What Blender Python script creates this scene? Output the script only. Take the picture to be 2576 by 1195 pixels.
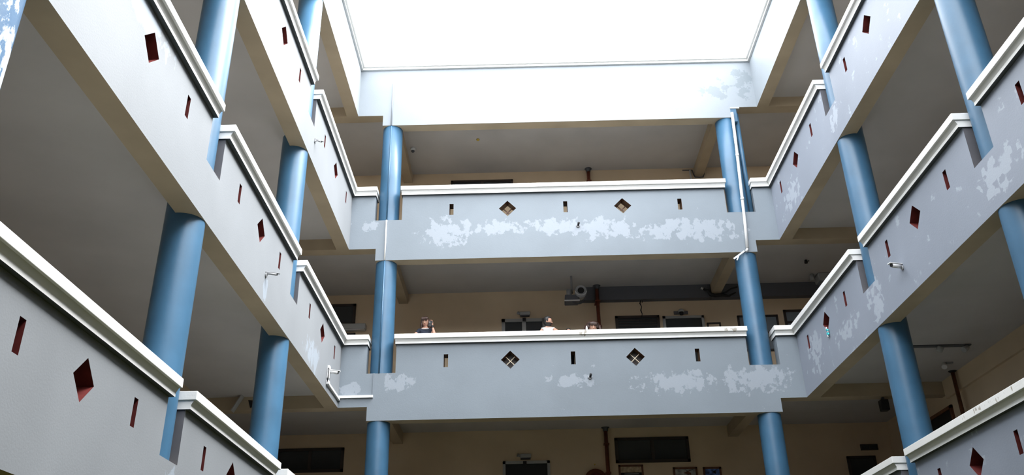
import bpy, bmesh, math, random
from mathutils import Vector, Matrix
from mathutils.geometry import tessellate_polygon

for o in list(bpy.data.objects): bpy.data.objects.remove(o, do_unlink=True)
S = bpy.context.scene
C = S.collection
random.seed(4)

# ---------------------------------------------------------------- camera
F_PX, RX, RY, RZ = 2209.72, 0.4614, -0.0054, -0.0208     # focal length in pixels of the 2576 frame, pitch, yaw, roll
EYE = Vector((0, 0, 1.6))
fw = Vector((math.sin(RY)*math.cos(RX), math.cos(RY)*math.cos(RX), math.sin(RX)))
r0 = Vector((math.cos(RY), -math.sin(RY), 0)); u0 = r0.cross(fw)
rt = r0*math.cos(RZ) + u0*math.sin(RZ); up = u0*math.cos(RZ) - r0*math.sin(RZ)
cam = bpy.data.cameras.new('camera'); cam.sensor_width = 36; cam.lens = F_PX/2576*36
cam.clip_start = .05; cam.clip_end = 500
co = bpy.data.objects.new('camera', cam); C.objects.link(co)
m = Matrix((rt, up, -fw)).transposed().to_4x4(); m.translation = EYE
co.matrix_world = m
S.camera = co

# ---------------------------------------------------------------- sky, veiled sun, exposure
SKY_STRENGTH = 8.5
SUN_STRENGTH = 11.5
w = bpy.data.worlds.new('sky'); S.world = w; w.use_nodes = True
nt = w.node_tree; nt.nodes.clear()
def N(t, typ, **k):
    n = t.nodes.new(typ)
    for a, b in k.items(): setattr(n, a, b)
    return n
tc = N(nt, 'ShaderNodeTexCoord'); no = N(nt, 'ShaderNodeTexNoise'); no.inputs['Scale'].default_value = 2.2; no.inputs['Detail'].default_value = 5
rp = N(nt, 'ShaderNodeValToRGB'); rp.color_ramp.elements[0].position = .25; rp.color_ramp.elements[0].color = (.80, .89, 1, 1)
rp.color_ramp.elements[1].position = .5; rp.color_ramp.elements[1].color = (.97, .985, 1, 1)
bg = N(nt, 'ShaderNodeBackground'); bg.inputs['Strength'].default_value = SKY_STRENGTH
wo = N(nt, 'ShaderNodeOutputWorld')
nt.links.new(tc.outputs['Generated'], no.inputs['Vector']); nt.links.new(no.outputs['Fac'], rp.inputs['Fac'])
nt.links.new(rp.outputs['Color'], bg.inputs['Color']); nt.links.new(bg.outputs[0], wo.inputs[0])
sl = bpy.data.lights.new('veiled_sun', 'SUN'); sl.energy = SUN_STRENGTH; sl.angle = 0.6; sl.color = (1, .985, .96)
so = bpy.data.objects.new('veiled_sun', sl); C.objects.link(so)
so.rotation_euler = Vector((-.80, .05, -1)).to_track_quat('-Z', 'Y').to_euler()
vs = S.view_settings; vs.view_transform = 'Standard'; vs.look = 'None'; vs.exposure = 0.0; vs.gamma = 1; vs.use_curve_mapping = False

# ---------------------------------------------------------------- dimensions (metres)
XL, XR, YB = 4.022, 6.304, 18.944          # wing faces left and right, back face
Z = {1: 3.09, 2: 6.93, 3: 10.80, 4: 14.633}  # undersides of the edge beams, storey by storey
HS, HF, HL, HT = .766, 1.43, 1.539, 1.649    # sill, moulding, coping underside, coping top above the beam underside
CE = .29                                     # ceiling above beam underside
DC = .309                                    # deeper middle beam
TH = .27; BW = .30
XWL, XWR, YW = -7.1, 9.4, 22.45              # corridor walls
Y0 = -1.5
SLOT = {'L': [(5.25, 5.815), (9.763, 10.315), (14.293, 14.819)], 'R': [(5.36, 5.91), (9.909, 10.458), (14.30, 14.89)]}
XA, XB, XC, XD = -3.444, -2.779, 5.145, 5.838
XS0, XS1 = -3.377, 5.729

# ---------------------------------------------------------------- materials
MT = {}
def bsdf(name, col, rough=.6, spec=.3, metal=0, noise=0, nscale=3.0, bump=0, bscale=60):
    mt = bpy.data.materials.new(name); mt.use_nodes = True
    t = mt.node_tree; b = t.nodes['Principled BSDF']
    b.inputs['Base Color'].default_value = (*col, 1); b.inputs['Roughness'].default_value = rough
    b.inputs['Specular IOR Level'].default_value = spec; b.inputs['Metallic'].default_value = metal
    if noise or bump:
        ge = N(t, 'ShaderNodeNewGeometry')
    if noise:
        n = N(t, 'ShaderNodeTexNoise'); n.inputs['Scale'].default_value = nscale; n.inputs['Detail'].default_value = 5
        t.links.new(ge.outputs['Position'], n.inputs['Vector'])
        r = N(t, 'ShaderNodeValToRGB'); r.color_ramp.elements[0].position = .3; r.color_ramp.elements[1].position = .7
        r.color_ramp.elements[0].color = (*[c*(1-noise) for c in col], 1); r.color_ramp.elements[1].color = (*[min(1, c*(1+noise)) for c in col], 1)
        t.links.new(n.outputs['Fac'], r.inputs['Fac']); t.links.new(r.outputs['Color'], b.inputs['Base Color'])
    if bump:
        n2 = N(t, 'ShaderNodeTexNoise'); n2.inputs['Scale'].default_value = bscale; n2.inputs['Detail'].default_value = 3
        t.links.new(ge.outputs['Position'], n2.inputs['Vector'])
        bp = N(t, 'ShaderNodeBump'); bp.inputs['Strength'].default_value = bump; bp.inputs['Distance'].default_value = .01
        t.links.new(n2.outputs['Fac'], bp.inputs['Height']); t.links.new(bp.outputs[0], b.inputs['Normal'])
    MT[name] = mt
    return mt
def worn_paint(name, col, patch, areas, scale=3.2, thr=.66, cheb=False, stretch=(1, 1, 1), rough=.55):
    """painted plaster with lighter worn patches gathered around the listed places (centre, radii)"""
    mt = bsdf(name, col, rough, .35, bump=.12, bscale=45)
    t = mt.node_tree; b = t.nodes['Principled BSDF']; L = t.links.new
    ge = N(t, 'ShaderNodeNewGeometry')
    n = N(t, 'ShaderNodeTexNoise'); n.inputs['Scale'].default_value = .9; n.inputs['Detail'].default_value = 6
    L(ge.outputs['Position'], n.inputs['Vector'])
    r = N(t, 'ShaderNodeValToRGB'); e = r.color_ramp.elements
    e[0].position = .3; e[1].position = .72
    e[0].color = (*[c*.93 for c in col], 1); e[1].color = (*[min(1, c*1.05) for c in col], 1)
    L(n.outputs['Fac'], r.inputs['Fac'])
    out = r.outputs['Color']
    if areas:
        acc = None
        for c, rad in areas:
            s = N(t, 'ShaderNodeVectorMath', operation='SUBTRACT'); s.inputs[1].default_value = c; L(ge.outputs['Position'], s.inputs[0])
            d = N(t, 'ShaderNodeVectorMath', operation='DIVIDE'); d.inputs[1].default_value = rad; L(s.outputs[0], d.inputs[0])
            ln = N(t, 'ShaderNodeVectorMath', operation='LENGTH'); L(d.outputs[0], ln.inputs[0])
            q = N(t, 'ShaderNodeMath', operation='SUBTRACT', use_clamp=True); q.inputs[0].default_value = 1; L(ln.outputs['Value'], q.inputs[1])
            if acc is None: acc = q.outputs[0]
            else:
                mx = N(t, 'ShaderNodeMath', operation='MAXIMUM'); L(acc, mx.inputs[0]); L(q.outputs[0], mx.inputs[1]); acc = mx.outputs[0]
        mu = N(t, 'ShaderNodeVectorMath', operation='MULTIPLY'); mu.inputs[1].default_value = stretch; L(ge.outputs['Position'], mu.inputs[0])
        n2 = N(t, 'ShaderNodeTexNoise'); n2.inputs['Scale'].default_value = scale; n2.inputs['Detail'].default_value = 6; n2.inputs['Roughness'].default_value = .66
        L(mu.outputs[0], n2.inputs['Vector'])
        val = n2.outputs['Fac']
        if cheb:
            vo = N(t, 'ShaderNodeTexVoronoi'); vo.distance = 'CHEBYCHEV'; vo.inputs['Scale'].default_value = scale*2.2; L(mu.outputs[0], vo.inputs['Vector'])
            sc = N(t, 'ShaderNodeSeparateColor'); L(vo.outputs['Color'], sc.inputs[0])
            mm = N(t, 'ShaderNodeMath', operation='MULTIPLY_ADD'); L(sc.outputs[0], mm.inputs[0]); mm.inputs[1].default_value = .35
            h = N(t, 'ShaderNodeMath', operation='MULTIPLY'); L(val, h.inputs[0]); h.inputs[1].default_value = .66
            L(h.outputs[0], mm.inputs[2]); val = mm.outputs[0]
        q = N(t, 'ShaderNodeMath', operation='POWER', use_clamp=True); L(acc, q.inputs[0]); q.inputs[1].default_value = .6
        ad = N(t, 'ShaderNodeMath', operation='MULTIPLY_ADD'); L(q.outputs[0], ad.inputs[0]); ad.inputs[1].default_value = .34; L(val, ad.inputs[2])
        st = N(t, 'ShaderNodeMapRange'); st.inputs['From Min'].default_value = thr+.085; st.inputs['From Max'].default_value = thr+.125; L(ad.outputs[0], st.inputs['Value'])
        mi = N(t, 'ShaderNodeMix', data_type='RGBA'); L(st.outputs[0], mi.inputs['Factor']); L(out, mi.inputs['A']); mi.inputs['B'].default_value = (*patch, 1)
        out = mi.outputs['Result']
    L(out, b.inputs['Base Color'])
    return mt
PAINT = (.178, .210, .243); PATCH = (.252, .286, .328)
worn_paint('paint_back', PAINT, PATCH, [
    ((-1.7, YB, Z[3]+.42), (.9, 1, .5)), ((-.5, YB, Z[3]+.52), (1.3, 1, .28)), ((1.0, YB, Z[3]+.5), (1.0, 1, .32)), ((2.1, YB, Z[3]+.42), (1.2, 1, .4)), ((4.2, YB, Z[3]+.32), (1.9, 1, .42)), ((-3.55, YB, Z[3]+.62), (.35, 1, .22)),
    ((1.15, YB, Z[2]+.5), (.8, 1, .2)), ((3.5, YB, Z[2]+.42), (1.4, 1, .36)), ((5.3, YB, Z[2]+.42), (1.1, 1, .45)), ((-2.75, YB, Z[2]+.52), (.5, 1, .33)), ((-3.8, YB, Z[2]+.4), (.35, 1, .25))], 4.6, .60, stretch=(1, 1, .85))
worn_paint('paint_roof', (.225, .255, .285), (.175, .205, .23), [((5.3, YB, Z[4]+.5), (.5, 1, .5)), ((6.0, YB, Z[4]+.8), (.4, 1, .7))], 3.6, .62)
worn_paint('paint_left', (.198, .212, .228), PATCH, [
    ((-XL, 16.3, Z[2]+.32), (1, 1.0, .42)), ((-XL, 7.6, Z[2]+1.3), (1, 1.0, .4)), ((-XL, 10.1, Z[1]+.45), (1, .4, .4)), ((-XL, 12.9, Z[2]+.25), (1, .25, .25))], 4.0, .62, stretch=(1, 1, .5))
worn_paint('paint_right', (.215, .242, .292), (.30, .335, .39), [
    ((XR, 14.45, Z[2]+.5), (1, .4, .5)), ((XR, 15.9, Z[2]+.48), (1, .8, .25)), ((XR, 17.9, Z[2]+.7), (1, .6, .6)), ((XR, 10.0, Z[2]+.4), (1, .7, .33)),
    ((XR, 14.5, Z[3]+.5), (1, .35, .4)), ((XR, 17.6, Z[3]+.5), (1, .8, .4))], 3.6, .61, cheb=True)
worn_paint('coping_white', (.70, .705, .695), (.34, .31, .265), [((1.5, YB-.12, Z[2]+1.57), (.35, .4, .14)), ((4.85, YB-.12, Z[2]+1.57), (.3, .4, .14)), ((XR, 11.6, Z[1]+1.6), (.5, 2.0, .1))], 9.0, .72, stretch=(1, 1, .35))
bsdf('soffit_shade', (.085, .095, .10), .7, .2, noise=.15, nscale=3)  # shade under the mouldings, painted into their bottom faces
bsdf('shaded_end', (.10, .10, .112), .7, .2, noise=.08, nscale=3)  # wing parapet ends: shade in the column gaps put into the colour
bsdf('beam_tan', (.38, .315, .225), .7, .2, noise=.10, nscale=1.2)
bsdf('wall_tan', (.58, .465, .325), .7, .2, noise=.08, nscale=.9, bump=.1)
bsdf('ceiling_grey', (.46, .452, .45), .75, .2, noise=.07, nscale=.8)
bsdf('floor_tile', (.11, .10, .085), .5, .3, noise=.1)
bsdf('maroon', (.095, .016, .015), .5, .4, noise=.25, nscale=9)
bsdf('maroon_brown', (.11, .055, .03), .5, .4, noise=.25, nscale=9)
bsdf('blue_paint', (.038, .108, .190), .38, .45, noise=.10, nscale=2.2, bump=.06, bscale=25)
worn_paint('blue_flaked', (.04, .105, .20), (.42, .46, .50), [((-4.0, 5.65, 6.0), (.9, .9, 1.0))], 5.0, .665, stretch=(1, 1, .5))
bsdf('white_plastic', (.58, .59, .60), .4, .4)
bsdf('grey_plastic', (.30, .31, .33), .45, .4)
bsdf('dark_metal', (.06, .065, .075), .4, .4)
bsdf('black', (.012, .012, .014), .5, .3)
bsdf('glass_dark', (.03, .035, .04), .08, .6)
bsdf('glass_grey', (.16, .19, .22), .1, .6)
bsdf('frame_dark', (.035, .028, .026), .5, .3)
bsdf('frame_grey', (.33, .34, .34), .5, .3)
bsdf('wood_brown', (.12, .045, .02), .45, .4, noise=.3, nscale=12)
bsdf('wood_cream', (.75, .66, .50), .5, .3)
bsdf('red_pipe', (.13, .035, .018), .4, .4, noise=.2, nscale=8)
bsdf('duct_grey', (.10, .105, .12), .6, .3)
bsdf('skin', (.30, .16, .11), .5, .3)
bsdf('skin_pale', (.40, .225, .16), .5, .3)
bsdf('hair_brown', (.038, .017, .012), .4, .5, noise=.35, nscale=45)
bsdf('hair_black', (.01, .009, .009), .45, .4)
bsdf('cloth_navy', (.02, .025, .04), .8, .2)
bsdf('cloth_white', (.45, .455, .47), .8, .2)
bsdf('cloth_grey', (.18, .2, .22), .8, .2)
bsdf('lips', (.25, .06, .05), .5, .3)
bsdf('eye_white', (.45, .45, .45), .3, .5)
bsdf('gilt', (.55, .40, .12), .35, .5, metal=.6)
bsdf('cyan_plastic', (.04, .55, .62), .35, .5)
bsdf('picture_beige', (.42, .33, .22), .6, .3, noise=.4, nscale=14)
bsdf('picture_grey', (.30, .30, .28), .4, .4, noise=.7, nscale=9)
bsdf('picture_blue', (.08, .16, .42), .4, .4, noise=.9, nscale=12)
bsdf('lamp_yellow', (.5, .36, .05), .4, .4)
bsdf('blocker_brown', (.14, .08, .055), .8, .2, noise=.2, nscale=6)
# ground of the court: lawn with worn soil
g = bsdf('court_lawn', (.048, .052, .012), .9, .1, noise=.35, nscale=.7, bump=.4, bscale=30)

# ---------------------------------------------------------------- helpers
def props(o, label=None, cat=None, group=None, kind=None):
    if label: o['label'] = label
    if cat: o['category'] = cat
    if group: o['group'] = group
    if kind: o['kind'] = kind
    return o
def empty(name, loc, label, cat, group=None):
    o = bpy.data.objects.new(name, None); C.objects.link(o); o.location = loc; o.empty_display_size = .1
    return props(o, label, cat, group)
class MB:
    def __init__(s): s.v = []; s.f = []; s.mi = []; s.sm = []
    def add(s, vs, fs, mi=0, smooth=False):
        b = len(s.v); s.v += [tuple(v) for v in vs]
        for f in fs: s.f.append([b+i for i in f]); s.mi.append(mi); s.sm.append(smooth)
    def box(s, a, b, mi=0, M=None):
        x0, y0, z0 = a; x1, y1, z1 = b
        v = [(x0,y0,z0),(x1,y0,z0),(x1,y1,z0),(x0,y1,z0),(x0,y0,z1),(x1,y0,z1),(x1,y1,z1),(x0,y1,z1)]
        if M: v = [M @ Vector(p) for p in v]
        s.add(v, [(3,2,1,0),(4,5,6,7),(0,1,5,4),(1,2,6,5),(2,3,7,6),(3,0,4,7)], mi)
    def tube(s, pts, r, n=10, mi=0, cap=True):
        pts = [Vector(p) for p in pts]; rs = r if isinstance(r, (list, tuple)) else [r]*len(pts)
        ref = None; rings = []
        for i, p in enumerate(pts):
            d = (pts[min(i+1, len(pts)-1)] - pts[max(i-1, 0)]).normalized()
            if ref is None: ref = d.orthogonal().normalized()
            ref = (ref - d*ref.dot(d)).normalized(); bi = d.cross(ref)
            rings.append([p + (ref*math.cos(2*math.pi*k/n) + bi*math.sin(2*math.pi*k/n))*rs[i] for k in range(n)])
        v = [q for r_ in rings for q in r_]; f = []
        for i in range(len(pts)-1):
            for k in range(n): f.append((i*n+k, i*n+(k+1) % n, (i+1)*n+(k+1) % n, (i+1)*n+k))
        s.add(v, f, mi, True)
        if cap:
            b = len(pts)-1
            s.add(rings[0], [tuple(range(n))[::-1]], mi); s.add(rings[b], [tuple(range(n))], mi)
    def ell(s, c, rad, nu=16, nv=10, mi=0, fn=None):
        v = []; f = []
        for j in range(nv+1):
            th = math.pi*j/nv
            for i in range(nu):
                a = 2*math.pi*i/nu; p = Vector((math.sin(th)*math.cos(a), math.sin(th)*math.sin(a), math.cos(th)))
                if fn: p = fn(p)
                v.append((c[0]+p.x*rad[0], c[1]+p.y*rad[1], c[2]+p.z*rad[2]))
        for j in range(nv):
            for i in range(nu): f.append((j*nu+i, (j+1)*nu+i, (j+1)*nu+(i+1) % nu, j*nu+(i+1) % nu))
        s.add(v, f, mi, True)
    def prism(s, outer, holes, fr, depth, mi=0, hmi=None, bmi=None, smi=None):
        """polygon (a,b) with holes, mapped by fr(a,b,d) from d=0 to d=depth"""
        loops = [outer] + holes
        tri = tessellate_polygon([[Vector((a, b, 0)) for a, b in l] for l in loops])
        flat = [p for l in loops for p in l]
        A = [fr(a, b, 0) for a, b in flat]; B = [fr(a, b, depth) for a, b in flat]
        n0 = fr(0, 0, 0) - fr(0, 0, depth)
        f1 = []
        for t_ in tri:
            p, q, r_ = (A[i] for i in t_)
            t_ = tuple(t_)
            if (q-p).cross(r_-p).dot(n0) < 0: t_ = t_[::-1]
            f1.append(t_)
        s.add(A, f1, mi); s.add(B, [t_[::-1] for t_ in f1], mi if bmi is None else bmi)
        i0 = 0
        for li, l in enumerate(loops):
            n = len(l); ids = list(range(i0, i0+n)); i0 += n
            vs = [A[i] for i in ids] + [B[i] for i in ids]
            fs = [(k, (k+1) % n, n+(k+1) % n, n+k) for k in range(n)]
            s.add(vs, fs, (hmi if (li and hmi is not None) else (mi if smi is None else smi)))
    def build(s, name, mats, parent=None, bevel=0):
        me = bpy.data.meshes.new(name)
        me.from_pydata(s.v, [], s.f)
        if not isinstance(mats, (list, tuple)): mats = [mats]
        for k in mats: me.materials.append(MT[k] if isinstance(k, str) else k)
        for p, i, sm in zip(me.polygons, s.mi, s.sm): p.material_index = i; p.use_smooth = sm
        bm = bmesh.new(); bm.from_mesh(me); bmesh.ops.remove_doubles(bm, verts=bm.verts, dist=1e-5)
        bmesh.ops.recalc_face_normals(bm, faces=bm.faces)
        bm.to_mesh(me); bm.free()
        o = bpy.data.objects.new(name, me); C.objects.link(o)
        if parent:
            o.parent = parent; o.matrix_parent_inverse = parent.matrix_basis.inverted()
        if bevel:
            b = o.modifiers.new('edge', 'BEVEL'); b.width = bevel; b.segments = 2; b.limit_method = 'ANGLE'
        return o
def struct(o, label=None): return props(o, label, kind='structure')
# frames: along, height, depth-inwards -> world
FR = {'L': lambda a, b, d: Vector((-XL-d, a, b)), 'R': lambda a, b, d: Vector((XR+d, a, b)), 'B': lambda a, b, d: Vector((a, YB+d, b))}

# ---------------------------------------------------------------- ground, corridor walls, slabs
mb = MB(); mb.box((-150, -150, -.3), (150, 150, 0)); struct(mb.build('floor', 'court_lawn'), 'green lawn on the ground of the open court')
ztop = Z[4]+CE
mb = MB(); mb.box((XWL-.2, YW, 0), (XWR+.2, YW+.2, ztop)); struct(mb.build('wall_back', 'wall_tan'), 'tan plastered corridor wall behind the back gallery')
mb = MB(); mb.box((XWL-.2, Y0, 0), (XWL, YW, ztop)); struct(mb.build('wall_left', 'wall_tan'), 'tan corridor wall of the left wing')
mb = MB(); mb.box((XWL-.2, -1.8, 0), (XWR+.2, -1.5, 12.5)); struct(mb.build('wall_front_blocker', 'blocker_brown'), 'unseen brown wall added behind the viewer to dim the lower court')  # unseen wall, added and sized to cut light on the lower storeys
mb = MB(); mb.box((XWR, Y0, 0), (XWR+.2, YW, ztop)); struct(mb.build('wall_right', 'wall_tan'), 'tan corridor wall of the right wing')
STOREY = {1: 'lowest', 2: 'middle', 3: 'top', 4: 'roof'}
for k in (1, 2, 3, 4):
    z = Z[k]; t = z+HS-.004 if k < 4 else z+.75
    out = [(XWL, Y0), (-XL-BW, Y0), (-XL-BW, YB+BW), (XR+BW, YB+BW), (XR+BW, Y0), (XWR, Y0), (XWR, YW), (XWL, YW)]
    mb = MB(); mb.prism(out, [], lambda a, b, d: Vector((a, b, z+CE+d)), t-z-CE, 0, None, 1)
    struct(mb.build('ceiling', ['ceiling_grey', 'floor_tile']), 'grey ceiling slab below the %s gallery' % STOREY[k] if k < 4 else 'grey ceiling slab below the roof')
# beams
for k in (1, 2, 3, 4):
    z = Z[k]; h = HS if k < 4 else HF+.02
    for sd, x0, x1 in (('left', -XL-BW, -XL), ('right', XR, XR+BW)):
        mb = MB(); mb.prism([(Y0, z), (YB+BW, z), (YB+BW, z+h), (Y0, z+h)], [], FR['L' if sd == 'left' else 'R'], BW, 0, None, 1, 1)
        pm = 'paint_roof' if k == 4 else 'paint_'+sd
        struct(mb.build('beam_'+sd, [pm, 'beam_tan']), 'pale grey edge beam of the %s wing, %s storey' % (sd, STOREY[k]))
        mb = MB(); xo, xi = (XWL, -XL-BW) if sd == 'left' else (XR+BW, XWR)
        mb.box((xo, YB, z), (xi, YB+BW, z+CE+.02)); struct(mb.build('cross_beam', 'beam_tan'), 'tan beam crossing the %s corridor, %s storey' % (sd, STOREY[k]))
    mb = MB()
    mb.prism([(-XL, z), (XS0, z), (XS0, z-DC), (XS1, z-DC), (XS1, z), (XR, z), (XR, z+h), (-XL, z+h)], [], FR['B'], BW, 0, None, 1, 1)
    struct(mb.build('beam_back', ['paint_roof' if k == 4 else 'paint_back', 'beam_tan']), 'pale grey edge beam across the back gallery, %s storey' % STOREY[k])
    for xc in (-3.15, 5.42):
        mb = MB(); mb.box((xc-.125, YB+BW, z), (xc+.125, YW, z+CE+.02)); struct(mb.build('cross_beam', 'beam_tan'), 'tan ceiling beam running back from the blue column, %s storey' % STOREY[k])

# ---------------------------------------------------------------- parapets with coping
def sweep(path, prof, ext0=0, ext1=0):
    """profile (out, z) swept along plan path; out is to the right of the direction of travel"""
    P = [Vector(p) for p in path]; n = len(P)
    d = [(P[i+1]-P[i]).normalized() for i in range(n-1)]
    P[0] = P[0]-d[0]*ext0; P[-1] = P[-1]+d[-1]*ext1
    nr = [Vector((q.y, -q.x)) for q in d]; rings = []
    for i in range(n):
        if i == 0: o = nr[0]
        elif i == n-1: o = nr[-1]
        else:
            o = nr[i-1]+nr[i]; o = o/(o.dot(nr[i]))
        rings.append([Vector((P[i].x+o.x*a, P[i].y+o.y*a, b)) for a, b in prof])
    m_ = len(prof); v = [q for r_ in rings for q in r_]; f = []
    for i in range(n-1):
        for k in range(m_): f.append((i*m_+k, i*m_+(k+1) % m_, (i+1)*m_+(k+1) % m_, (i+1)*m_+k))
    mb = MB(); mb.add(v, f); mb.add(rings[0], [tuple(range(m_))]); mb.add(rings[-1], [tuple(range(m_))[::-1]])
    return mb
def coping(parent, path, z, top=HT, low=HF, mid=HL):
    sweep(path, [(-TH-.1, z+mid), (.129, z+mid), (.129, z+top), (-TH-.1, z+top)], .042, .042).build('coping', 'coping_white', parent, .006)
    mo = sweep(path, [(-TH-.067, z+low), (.067, z+low), (.067, z+low+.05), (.098, z+mid), (-TH-.098, z+mid), (-TH-.067, z+low+.05)], .021, .021).build('moulding', ['coping_white', 'soffit_shade'], parent)
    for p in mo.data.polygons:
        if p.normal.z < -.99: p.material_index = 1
def narrow(c, z): return [(c-.05, z+.875), (c+.05, z+.875), (c+.05, z+1.178), (c-.05, z+1.178)]
def diamond(c, z): r = .212; return [(c-r, z+1.018), (c, z+1.018-r), (c+r, z+1.018), (c, z+1.018+r)]
def panel(parent, side, a0, a1, z, holes, mat, reveal='maroon'):
    mb = MB(); mb.prism([(a0, z+HS), (a1, z+HS), (a1, z+HL), (a0, z+HL)], holes, FR[side], TH, 0, 1)
    o = mb.build('panel', [mat, reveal, 'shaded_end'], parent)
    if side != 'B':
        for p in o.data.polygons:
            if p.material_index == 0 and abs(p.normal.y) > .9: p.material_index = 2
    return o
BAYN = {0: 'nearest the viewer', 1: 'in mid-wing', 2: 'turning the back corner'}
for k in (1, 2, 3):
    z = Z[k]
    for sd in 'LR':
        wing = {'L': 'left', 'R': 'right'}[sd]; sl_ = SLOT[sd]; mat = 'paint_'+wing
        for b in (0, 1, 2):
            a0 = sl_[b][1]; a1 = sl_[b+1][0] if b < 2 else YB
            mid = (a0+a1)/2 if b < 2 else 16.98
            cs = [mid-1.16, mid, mid+1.16] if b < 2 else [15.77, 16.96, 18.21]
            x = -XL if sd == 'L' else XR
            p = empty('balcony_parapet', (x, (a0+a1)/2, z+HS), 'pale grey parapet with white coping, %s wing, %s storey, %s' % (wing, STOREY[k], BAYN[b]), 'parapet', 'gallery parapets')
            panel(p, sd, a0, a1, z, [narrow(cs[0], z), diamond(cs[1], z), narrow(cs[2], z)], mat)
            if b < 2: path = [(x, a0), (x, a1)]
            else:
                xe = XA if sd == 'L' else XD
                panel(p, 'B', *((x, xe) if sd == 'L' else (xe, x)), z, [], 'paint_back')
                path = [(x, a0), (x, YB), (xe, YB)]
            if sd == 'R': path = path[::-1]
            coping(p, path, z)
    # middle bay of the back gallery
    if k > 1:
        p = empty('balcony_parapet', ((XB+XC)/2, YB, z+HS), 'long pale grey parapet with diamond and slot openings, back gallery, %s storey' % STOREY[k], 'parapet', 'gallery parapets')
        ds = [-.197, 2.62]
        panel(p, 'B', XB, XC, z, [narrow(-1.57 if k == 3 else -1.65, z), diamond(ds[0], z), narrow(1.22, z), diamond(ds[1], z), narrow(4.02, z)], 'paint_back', 'maroon_brown')
        coping(p, [(XB, YB), (XC, YB)], z)
        for d_ in (ds if k == 2 else []):
            mb = MB(); q_ = .207; mb.prism([(d_-q_, z+1.018), (d_, z+1.018-q_), (d_+q_, z+1.018), (d_, z+1.018+q_)], [], lambda a, b, d: Vector((a, YB+.2+d, b)), .006); mb.build('pane', 'frame_dark', p)  # flat dark sheet closing each middle-storey diamond
        for d_ in ds:
            dep = .22 if k == 3 else .12; hw = .011 if k == 3 else .006; r = .106
            for s in (1, -1):
                M = Matrix.Translation((d_, YB+dep, z+1.018)) @ Matrix.Rotation(s*math.pi/4, 4, 'Y')
                mb = MB(); mb.box((-.149, -.01+s*.002, -hw), (.149, .01+s*.002, hw), 0, M); mb.build('cross_bar', 'wood_brown' if k == 3 else 'wood_cream', p)
# roof parapet coping
for nm, path in (('trim_1', [(-XL, Y0), (-XL, YB), (XR, YB), (XR, Y0)]),):
    mbr = sweep(path, [(-.45, Z[4]+1.5), (.10, Z[4]+1.5), (.10, Z[4]+1.59), (-.45, Z[4]+1.59)])
    ro = mbr.build(nm, 'coping_white'); struct(ro, 'white coping round the roof edge')
    sweep(path, [(-BW, Z[4]+1.44), (.055, Z[4]+1.44), (.055, Z[4]+1.5), (-BW, Z[4]+1.5)]).build('moulding', 'coping_white', ro)

# ---------------------------------------------------------------- columns
COLR = .252
def column(x, y, label, mat='blue_paint'):
    mb = MB(); n = 48
    zs = [0]
    for k in (1, 2, 3): zs += [Z[k]-.02, Z[k]+HS+1.2]
    zs.append(Z[4]+.02)
    mb.tube([(x, y, q) for q in zs], COLR, n)
    return props(mb.build('column', mat), label, 'column', 'blue columns of the galleries')
for sd, wing in (('L', 'left'), ('R', 'right')):
    x = (-XL-COLR-.012) if sd == 'L' else XR+COLR+.012
    for i, (a, b) in enumerate(SLOT[sd]):
        if sd == 'R' and i == 0: continue
        if i == 0: column(x, (a+b)/2, 'blue column with flaked white patches at the far left edge of the picture', 'blue_flaked')
        else: column(x, (a+b)/2, 'round blue column of the %s wing, %s' % (wing, ['', 'nearer the viewer', 'next to the back corner'][i]))
column(-3.14, YB+COLR+.012, 'round blue column at the left end of the back gallery')
column(5.49, YB+COLR+.012, 'round blue column at the right end of the back gallery, behind a white pipe')

# ---------------------------------------------------------------- windows and doors of the back wall
FL = {k: Z[k]+HS for k in (1, 2, 3)}
def fmt(p): return p
def framed(name, x0, x1, z0, z1, cols, rows, fm, pm, label, depth=.05, fw_=.05, y=YW, bottom=True, slats=0):
    o = bpy.data.objects.new(name, None); C.objects.link(o); o.location = ((x0+x1)/2, y, z0); struct(o, label)
    mb = MB(); zz = [z0, z1]
    mb.box((x0, y-depth, z1-fw_), (x1, y, z1)); 
    if bottom: mb.box((x0, y-depth, z0), (x1, y, z0+fw_))
    mb.box((x0, y-depth, z0), (x0+fw_, y, z1)); mb.box((x1-fw_, y-depth, z0), (x1, y, z1))
    mb.build('window_frame' if name.startswith('window') else 'door_frame', fm, o)
    cw = (x1-x0-fw_)/cols; rh = (z1-z0-fw_)/rows
    for i in range(cols):
        for j in range(rows):
            mb = MB(); mb.box((x0+fw_*.6+i*cw, y-.02, z0+fw_*.6+j*rh), (x0+fw_*.4+(i+1)*cw, y-.005, z0+fw_*.4+(j+1)*rh)); mb.build('pane', pm, o)
            if j:
                mb = MB(); mb.box((x0+fw_+i*cw, y-depth*.9, z0+j*rh), (x0+(i+1)*cw, y-.004, z0+fw_+j*rh)); mb.build('transom', fm, o)
        if i:
            mb = MB(); mb.box((x0+i*cw, y-depth*.95, z0), (x0+i*cw+fw_*1.2, y-.003, z1)); mb.build('mullion', fm, o)
    for q in range(slats):
        zq = z1-fw_-.05-q*.075
        mb = MB(); mb.box((x0+fw_, y-depth*.8, zq-.028), (x1-fw_, y-.02, zq)); mb.build('slat', fm, o)
    return o
wi = 0; di = 0
def win(*a, **k):
    global wi; wi += 1; return framed('window_%d' % wi, *a, **k)
def door(*a, **k):
    global di; di += 1; return framed('door_%d' % di, *a, **k)
f1, f2, f3 = FL[1], FL[2], FL[3]
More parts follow.
